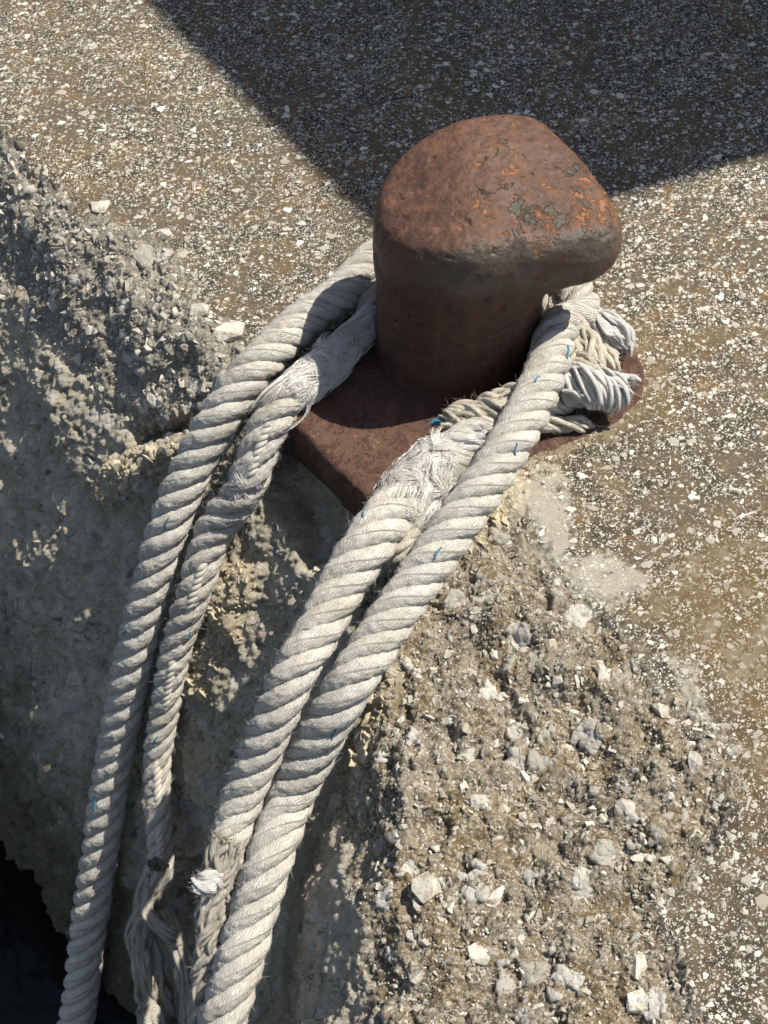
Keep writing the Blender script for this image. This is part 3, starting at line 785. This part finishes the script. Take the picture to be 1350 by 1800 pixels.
def fibres(bag, base_p, nrm, tang, length, lift, width=.00022, curl=.5):
    """short stray fibres: three-sided slivers"""
    n = len(base_p); K = 5
    side = np.cross(nrm, tang)
    a = rng.normal(0, 1, n)[:, None]
    d0 = tang*np.sign(rng.normal(size=n))[:, None]*.8 + side*a*.7 + nrm*lift[:, None]
    d0 /= np.linalg.norm(d0, axis=1)[:, None]
    bend = (rng.normal(size=(n, 3))*curl)
    t = np.linspace(0, 1, K)
    c = base_p[:, None]-nrm[:, None]*.0006+length[:, None, None]*(d0[:, None]*t[None, :, None]+bend[:, None]*(t**2)[None, :, None]*.5)
    w = width*(1-.75*t)
    u = np.cross(d0, bend+1e-3); u /= np.linalg.norm(u, axis=1)[:, None]; w2 = np.cross(d0, u)
    vs = []
    for j in range(3):
        an = 2*np.pi*j/3
        vs.append(c+w[None, :, None]*(math.cos(an)*u[:, None]+math.sin(an)*w2[:, None]))
    v = np.stack(vs, 2)                                    # n,K,3,3
    id_ = np.arange(n*K*3).reshape(n, K, 3); nx_ = np.roll(id_, -1, 2)
    q = np.stack([id_[:, :-1], nx_[:, :-1], nx_[:, 1:], id_[:, 1:]], -1).reshape(-1, 4)
    bag.add(v.reshape(-1, 3), q)
def fuzz(bag, surf, s, dens, smin_=0, smax_=9, lmin=.004, lmax=.012, lift=.5, width=.0002):
    for v, nrm, st in surf:
        m, k_ = v.shape[:2]
        ok = np.where((s >= smin_) & (s <= smax_))[0]
        n = int(dens*(smax_ if smax_ < 9 else s[-1])) if False else int(dens*(s[ok[-1]]-s[ok[0]]))
        i = rng.choice(ok, n); j = rng.integers(0, k_, n)
        j = np.where(np.cos(2*np.pi*j/k_) < -.2, (j+k_//2) % k_, j)
        fibres(bag, v[i, j], nrm[i, j], st[i], rng.uniform(lmin, lmax, n), np.abs(rng.normal(0, lift, n)), width)

def yarn_bundle(bag, ctrl, r0, r1, n, yr, twist=25.0, splay=0.0, wav=.25, seed=1):
    """a bundle of loose yarns along ctrl, radius r0 -> r1, fanning out at its end"""
    pts, s = resample(ctrl, .0025); c = pts[:, :3]; T, N, B = frames(c); t = s/s[-1]
    R = r0+(r1-r0)*t
    lr = np.random.default_rng(seed)
    for q_ in range(n):
        rr = math.sqrt(lr.uniform(.05, 1)); a0 = lr.uniform(0, 2*np.pi); end = lr.uniform(.82, 1.0)
        m = max(int(len(c)*end), 6)
        a = a0+twist*s[:m]*(1+lr.normal()*.15)+np.sin(s[:m]*lr.uniform(60, 160)+lr.uniform(0, 6))*wav
        r = R[:m]*rr*(1+.3*np.sin(s[:m]*lr.uniform(80, 200)+lr.uniform(0, 6)))
        p = c[:m]+r[:, None]*(np.cos(a)[:, None]*N[:m]+np.sin(a)[:, None]*B[:m])
        if splay: 
            dv = lr.normal(size=3)*splay; p = p+dv*(np.clip(t[:m]-.55, 0, 1)**2)[:, None]
        v, qd = tube(p, yr*lr.uniform(.7, 1.3)*(1-.4*np.clip(t[:m]-.8, 0, 1)*5), 5); bag.add(v, qd)
    return c, T, N, B, R

# --- rope A: the thick clean rope, hanging at the left, round the back of the post and down the right
rA, rA2 = .0282, .0292
sA = lambda x, y, o: (x, y, ('s', o))
spA = [sA(85, 1960, .05), sA(135, 1790, .046), sA(153, 1650, .042), sA(175, 1500, .038), sA(200, 1340, .040), sA(230, 1180, .053), sA(266, 1030, .062), sA(303, 905, .062), sA(350, 795, .052), (402, 706, .012), (462, 632, .040), (540, 558, .046), (607, 512, .046)]
ctrlA = np.concatenate([path_px(spA), wrap(135, 0, RC+.055, .05, .060, 8), path_px([(983, 575, .078), (962, 648, .085), (925, 728, .086), (875, 815, .076), (808, 912, .055), (740, 1012, .030), sA(672, 1112, .036), sA(610, 1212, .038), sA(556, 1310, .042), sA(512, 1402, .048), sA(478, 1500, .06), sA(447, 1600, .065), sA(418, 1700, .07), sA(390, 1800, .075), sA(352, 1930, .08)])])
radA = np.concatenate([np.linspace(.0305, rA, len(spA)), np.full(8, rA), np.full(15, rA2)])
ropeA = empty('mooring_rope', ctrlA[len(spA)-1])
tag(ropeA, 'thick whole off-white rope, outermost of the lines looped round the bollard', 'rope', 'mooring ropes looped round the bollard')
cA_, rdA, sA_, surfA = laid_rope(ropeA, ctrlA, radA, M_ROPE, 4.5, 1)
bagA = Bag(); fuzz(bagA, surfA, sA_, 1500, lmin=.003, lmax=.009, lift=.16, width=.00018); fuzz(bagA, surfA, sA_, 36, lmin=.006, lmax=.013, lift=.6, width=.00018)
tag(bagA.build('fibre_fuzz', M_FIB, ropeA), kind='stuff')

kR = len(spA)+8; REF_R = ctrlA[kR+3:]; REF_L = ctrlA[:len(spA)-1]
dR = lambda x, y, o: (x, y, (REF_R, o))
dL = lambda x, y, o: (x, y, (REF_L, o))
# --- rope B: the worn, spliced rope lying inside rope A
rB = .026
spB1 = [sA(262, 1630, .042), sA(282, 1540, .040), sA(280, 1450, .036), sA(276, 1340, .034), sA(291, 1240, .036), sA(309, 1140, .042), sA(342, 1040, .042), sA(378, 930, .033), (432, 858, -.06), (460, 775, -.005), (500, 705, .030), (565, 650, .034), (618, 598, .034), (650, 566, .034)]
spB2 = [(1022, 600, .040), (1028, 650, .036), (990, 698, .034), (920, 726, .034), (855, 760, .040), (790, 805, .044), (725, 868, .036), dR(660, 938, .0), dR(604, 1025, .0), dR(559, 1110, .0), dR(513, 1190, .0), dR(477, 1275, .0), dR(445, 1355, .0), dR(417, 1430, .005), dR(400, 1500, .01), dR(384, 1560, .02)]
ctrlB = np.concatenate([path_px(spB1), wrap(150, 35, RC+.024, .034, .034, 6), path_px(spB2)])
radB = np.concatenate([np.array([.020, .020, .020, .021, .022, .023, .025, .027, .027, .027, .026, .025, .022, .019]), np.full(6, .02), np.array([.023, .024, .024, .025, .028, .033, .034, .0325, .0305, .0285, .0275, .027, .0265, .026, .024, .020])])
ropeB = empty('mooring_rope', ctrlB[len(spB1)-1])
tag(ropeB, 'frayed spliced rope with fluffy worn patches and loose ends, inside the thicker whole rope', 'rope', 'mooring ropes looped round the bollard')
cB_, rdB, sB_, surfB = laid_rope(ropeB, ctrlB, radB, M_ROPE2, np.concatenate([np.full(14, 5.0), np.full(6, 5.0), np.full(16, 4.7)]), 4)
bagB = Bag(); fuzz(bagB, surfB, sB_, 1800, lmin=.003, lmax=.010, lift=.2, width=.00018); fuzz(bagB, surfB, sB_, 90, lmin=.006, lmax=.015, lift=.6, width=.00018)
def fluff(bag, c, T, R, i0, i1, n, lmin=.022, lmax=.05, width=.00042, thick=.25):
    """matted tufts: fibres in clumps that share a root, a lie and a curl"""
    PER = 18; nc = max(n//PER, 4)
    ci = rng.integers(i0, i1, nc); ca = rng.uniform(0, 2*np.pi, nc); cL = rng.uniform(lmin, lmax, nc); cl = rng.uniform(0, 1, nc)**2
    cang = rng.normal(.35, .6, nc)+(rng.uniform(size=nc) < .2)*np.pi; cb = rng.normal(0, 1.8, nc); clift = np.abs(rng.normal(0, .09, nc))
    k = np.repeat(np.arange(nc), PER); m = len(k)
    i = np.clip(ci[k]+rng.normal(0, 1.6, m).astype(int), 0, len(c)-1); a = ca[k]+rng.normal(0, .10, m)
    nr = np.cos(a)[:, None]*FR['N'][i]+np.sin(a)[:, None]*FR['B'][i]
    pr_ = c[i]+nr*R[i][:, None]
    base_ = c[i]+nr*(R[i]*(.86+thick*cl[k]+.16*fbm(pr_, 42, 3, 91)))[:, None]
    ang = cang[k]+rng.normal(0, .14, m)
    tg = np.cos(ang)[:, None]*T[i]+np.sin(ang)[:, None]*np.cross(nr, T[i])
    K = 7; t = np.linspace(0, 1, K); L = cL[k]*rng.uniform(.7, 1.1, m)
    sd = np.cross(nr, tg)
    bow = (cb[k]+rng.normal(0, .25, m))
    sag = (R[i]*.0+L**2/(2*np.maximum(R[i], .01)))*np.abs(np.sin(ang))**2*.55
    cc = base_[:, None]+(L[:, None]*t[None])[..., None]*tg[:, None]+(L[:, None]*bow[:, None]*.28*(t**2)[None])[..., None]*sd[:, None]
    cc = cc + ((clift[k]*L)[:, None]*(np.sin(t*2.3))[None]-sag[:, None]*(t**2)[None])[..., None]*nr[:, None]
    # keep every fibre wrapped on the rope: cap its distance from the rope's own axis
    ax = c[i]; rel = cc-ax[:, None]; al = np.sum(rel*T[i][:, None], -1)
    j = np.clip(np.round(i[:, None]+al/.0022).astype(int), 0, len(c)-1); near = c[j]; rel = cc-near
    rel_t = np.sum(rel*T[j], -1, keepdims=True)*T[j]; rr_ = rel-rel_t; rl = np.linalg.norm(rr_, axis=-1, keepdims=True)
    cap = (R[j]*(.90+thick*cl[k]+.16*0)[:, None]+(clift[k]*L*1.0)[:, None]*np.sin(t*2.3)[None])[..., None]
    cc = near+rel_t+rr_*np.minimum(1, cap/np.maximum(rl, 1e-6))
    w = width*rng.uniform(.7, 1.4, m)[:, None]*(1-.6*t)[None]
    v = np.stack([cc+w[..., None]*(math.cos(q)*nr[:, None]+math.sin(q)*sd[:, None]) for q in (0.5, 2.6, 4.7)], 2)
    id_ = np.arange(m*K*3).reshape(m, K, 3); nx_ = np.roll(id_, -1, 2)
    bag.add(v.reshape(-1, 3), np.stack([id_[:, :-1], nx_[:, :-1], nx_[:, 1:], id_[:, 1:]], -1).reshape(-1, 4))
FR = {}
TB_, FR['N'], FR['B'] = frames(cB_)
def s_at(px, py, c, s):
    x, y = to_px(c); return s[int(np.argmin((x-px)**2+(y-py)**2))]
for (x, y, half, cnt_f, th_) in ((752, 848, .036, 4200, .36), (545, 662, .042, 3600, .30), (612, 602, .026, 1300, .22), (436, 858, .012, 260, .06)):
    sc_ = s_at(x, y, cB_, sB_); ii = np.where((sB_ > sc_-half) & (sB_ < sc_+half))[0]
    fluff(bagB, cB_, TB_, rdB, ii[0], ii[-1], cnt_f, thick=th_)
tag(bagB.build('fibre_fuzz', M_FIB, ropeB), kind='stuff')

def tail(spec, r0, r1, n, yr, mat, seed, twist=25.0, splay=0.0, wav=.25, fine=1.0):
    """frayed end: n soft yarns (each a fat tube with fibre texture) wound loosely together, plus loose fibres"""
    pts, s = resample(path_px(spec), .0025); c = pts[:, :3]; T, N, B = frames(c); t = s/s[-1]
    R = r0+(r1-r0)*t; lr = np.random.default_rng(seed); b = Bag(); uvl = []
    if n > 12:
        mc = int(len(c)*.88); v, qd = tube(c[:mc], R[:mc]*.72*(1+.25*perlin(np.column_stack([s[:mc]*90, np.full(mc, seed*1.7), np.zeros(mc)])))*np.clip((mc-np.arange(mc))/5., .1, 1)**.5, 14); b.add(v, qd)
        uvl.append(np.stack([np.repeat(s[:mc], 14), np.tile(np.arange(14)/14, mc)], 1))
    for q_ in range(n):
        rr = math.sqrt(lr.uniform(.35, 1)); a0 = lr.uniform(0, 2*np.pi) if n > 3 else 2*np.pi*q_/n
        m = max(int(len(c)*lr.uniform(.80, 1.0)), 6)
        a = a0+twist*s[:m]*(1+lr.normal()*.12)+np.sin(s[:m]*lr.uniform(40, 110)+lr.uniform(0, 6))*wav
        r = R[:m]*rr*(1+.2*np.sin(s[:m]*lr.uniform(60, 150)+lr.uniform(0, 6)))
        p = c[:m]+r[:, None]*(np.cos(a)[:, None]*N[:m]+np.sin(a)[:, None]*B[:m])
        dv = lr.normal(size=3)*splay; p = p+dv*(np.clip(t[:m]-.55, 0, 1)**2)[:, None]
        tip = np.clip((m-np.arange(m))/4.0, .15, 1)**.5
        w = yr*lr.uniform(.75, 1.3)*(1+.22*perlin(np.column_stack([s[:m]*120, np.full(m, q_*3.3+seed), np.zeros(m)])))*tip
        pp = np.linspace(0, m-1, m*2); p2 = np.stack([np.interp(pp, np.arange(m), p[:, i]) for i in range(3)], 1); w2 = np.interp(pp, np.arange(m), w)
        v, qd = tube(p2, w2, 10); b.add(v, qd)
        L = np.concatenate([[0], np.cumsum(np.linalg.norm(np.diff(p2, axis=0), axis=1))])
        uvl.append(np.stack([np.repeat(L*.7+q_, 10), np.tile(np.arange(10)/10*.5, len(p2))], 1))
        nf = int(42*fine)
        k = lr.integers(1, len(p2)-1, nf); tg = np.gradient(p2, axis=0)[k]; tg /= np.linalg.norm(tg, axis=1)[:, None]+1e-9
        nr = lr.normal(size=(nf, 3)); nr -= tg*np.sum(nr*tg, 1)[:, None]; nr /= np.linalg.norm(nr, axis=1)[:, None]
        fb = Bag(); fibres(fb, p2[k]+nr*w2[k][:, None], nr, tg, lr.uniform(.004, .013, nf), np.abs(lr.normal(0, .10, nf)), .00026, .7)
        b.add(fb.v[0], fb.q[0]); uvl.append(np.zeros((len(fb.v[0]), 2)))
    o = b.build('frayed_end', mat, ropeB); set_uv(o, np.concatenate(uvl)); return o
tail([(1000, 555, .05), (1045, 568, .058), (1082, 586, .05), (1106, 622, .028)], .022, .013, 46, .0030, M_YW, 3, twist=30, splay=.022, wav=.6)
tail([(992, 676, .06), (1035, 680, .062), (1068, 690, .052), (1096, 700, .038)], .025, .022, 52, .0032, M_YW, 4, twist=46, splay=.020, wav=.6)
tail([(985, 575, .05), (1012, 612, .058), (1046, 638, .052), (1078, 652, .04)], .029, .022, 46, .0036, M_YC, 5, twist=44, splay=.022, wav=.7)
tail([(990, 640, .05), (1030, 660, .058), (1062, 668, .05)], .026, .022, 38, .0034, M_YC, 16, twist=52, splay=.015, wav=.7)
tail([(1060, 660, .035), (1095, 668, .03), (1130, 676, .022)], .007, .007, 5, .0042, M_YW, 6, twist=60, splay=.003, wav=.3)
tail([(945, 742, .034), (985, 745, .028), (1020, 748, .022), (1054, 752, .018)], .009, .007, 6, .0042, M_YC, 7, twist=50, splay=.006, wav=.3)
tail([(920, 708, .056), (868, 726, .056), (820, 733, .052), (776, 742, .044)], .025, .015, 42, .0034, M_YC, 8, twist=40, splay=.016, wav=.55)
tail([(850, 775, .058), (800, 790, .056), (760, 790, .045), (735, 800, .03)], .019, .011, 30, .0032, M_YW, 17, twist=30, splay=.014, wav=.5)
tail([(782, 740, .044), (766, 741, .042), (752, 744, .040)], .004, .003, 5, .0018, M_BLUE, 9, twist=20, splay=.006, fine=.3)
tail([(914, 704, .05), (904, 692, .055), (896, 686, .058)], .004, .002, 5, .0018, M_BLUE, 10, twist=20, splay=.008, fine=.3)
tail([(735, 935, .040), (712, 965, .030), (686, 996, .010)], .010, .011, 7, .0048, M_YC, 11, twist=30, splay=.004)
# unlaid ends hanging in the shade
dC = lambda x, y, t: (x, y, (np.array([CPOS+FWD*t]), 0.0))
tail([dC(276, 1520, 1.94), dC(250, 1630, 1.975), dC(264, 1720, 1.985), dC(296, 1850, 1.985)], .014, .026, 34, .0040, M_DUL, 12, twist=4, splay=.02, wav=.12, fine=2)
tail([dC(285, 1600, 1.95), dC(316, 1670, 1.945), dC(332, 1740, 1.935), dC(342, 1850, 1.905)], .009, .014, 16, .0036, M_DUL, 13, twist=6, splay=.02, wav=.15, fine=2)
tail([dC(262, 1540, 1.935), dC(258, 1600, 1.93), dC(290, 1638, 1.92), dC(326, 1650, 1.93)], .006, .009, 10, .0034, M_DUL, 18, twist=8, splay=.004, wav=.15)
tail([dC(255, 1770, 1.96), dC(272, 1800, 1.955), dC(300, 1860, 1.95)], .012, .016, 5, .0080, M_DUL, 19, twist=20, splay=.004, wav=.2)
tail([dR(402, 1470, -.005), dR(382, 1560, .01), dR(366, 1680, .02), dR(350, 1850, .03)], .020, .012, 40, .0030, M_DUL, 14, twist=34, splay=.012, wav=.6, fine=1)
tail([dR(390, 1550, .0), dR(367, 1553, -.02), dR(340, 1562, -.02)], .008, .014, 13, .0034, M_YW, 15, twist=90, splay=.014, wav=.8)
# thin hard-laid cord showing through the worn strands of the left leg
cw = np.zeros(len(sB_)); 
for (x, y, half) in ((458, 785, .046), (352, 1020, .040), (302, 1195, .046), (282, 1370, .036), (284, 1485, .030)):
    sc_ = s_at(x, y, cB_, sB_); cw = np.maximum(cw, 1-sstep(np.abs(sB_-sc_), half*.7, half*1.3))
vw = CPOS-cB_; vw -= TB_*np.sum(vw*TB_, 1)[:, None]; vw /= np.linalg.norm(vw, axis=1)[:, None]
i1c = int(np.argmin(np.abs(sB_-s_at(480, 735, cB_, sB_))))
cc_ = (cB_+vw*(rdB*(.25+.54*cw))[:, None])[6:i1c:6]
cc_ = cc_[np.concatenate([[True], np.linalg.norm(np.diff(cc_, axis=0), axis=1) > .004])]
cord = Bag(); ptc, sc2 = resample(cc_, .0016); Tc, Nc, Bc = frames(ptc)
for q_ in range(3):
    a_ = sc2*2*np.pi/.030+2*np.pi*q_/3
    v, qd = tube(ptc+(np.cos(a_)[:, None]*Nc+np.sin(a_)[:, None]*Bc)*.0030, .0040, 8); cord.add(v, qd)
cord.build('inner_cord', M_CORD, ropeB)

# blue tracer yarns that surface here and there
def tracer(root, surf, spots, mat=M_BLUE):
    allv = np.concatenate([s_[0].reshape(-1, 3) for s_ in surf]); alln = np.concatenate([s_[1].reshape(-1, 3) for s_ in surf])
    x, y = to_px(allv); fac = (np.sum(alln*(CPOS-allv), 1) > 0)
    dep = (allv-CPOS)@FWD
    for (px, py, qx, qy) in spots:
        line = []
        for f_ in (0.0, .5, 1.0):
            d2 = (x-(px+(qx-px)*f_))**2+(y-(py+(qy-py)*f_))**2
            cand = np.where((d2 < 12) & fac)[0]
            if len(cand) == 0: continue
            kx = cand[np.argmin(dep[cand])]; line.append(allv[kx]+alln[kx]*.0007)
        if len(line) >= 3:
            pts, _ = resample(np.array(line), .002); v, q = tube(pts, .0012, 6); mesh_obj('tracer_yarn', v, quads=q, mat=mat, parent=root)
tracer(ropeA, surfA, [(296, 908, 290, 935), (1000, 606, 1000, 630), (910, 780, 905, 800), (775, 962, 763, 980), (592, 1282, 584, 1300), (166, 1402, 163, 1425), (225, 1098, 216, 1118), (945, 660, 938, 672)])
tracer(ropeB, surfB, [(645, 890, 638, 905), (276, 1296, 272, 1310), (336, 1112, 330, 1125)])

# ------------------------------------------------------------------ shed beyond the frame that throws the wedge of shade
HS = 3.0
k_ = HS/math.tan(SUN_EL); off = np.array([math.cos(SUN_AZ)*k_, math.sin(SUN_AZ)*k_])
s0 = P(712, 462)[:2]; s1 = P(250, 0)[:2]; s2 = P(1350, 280)[:2]
d1 = (s1-s0)/np.linalg.norm(s1-s0); d2 = (s2-s0)/np.linalg.norm(s2-s0)
c0 = s0+off
foot = [c0, c0+d2*6, c0+d2*6+d1*7, c0+d1*7]
shed = empty('harbour_shed', (c0[0], c0[1], 0)); tag(shed, 'plain rendered harbour shed standing on the quay behind the bollard', 'shed')
gs = G('render_wall'); M_WALL = gs.done(gs.mix(gs.noise(gs.obj(), 4, 5), (.34, .33, .30), (.46, .45, .41)), .9, .2)
gs = G('shed_roof'); M_ROOF = gs.done((.16, .15, .14), .8, .3)
def prism(name, poly, z0, z1, mat, parent):
    n = len(poly); v = [(x, y, z0) for x, y in poly]+[(x, y, z1) for x, y in poly]
    f_ = [list(range(n))[::-1], list(range(n, 2*n))]+[[i, (i+1) % n, n+(i+1) % n, n+i] for i in range(n)]
    return mesh_obj(name, v, faces=f_, mat=mat, parent=parent, smooth=False)
cen = np.mean(foot, 0)
prism('wall', [cen+(q_-cen)*.97 for q_ in foot], -.02, HS-.12, M_WALL, shed)
prism('roof', foot, HS-.12, HS, M_ROOF, shed)
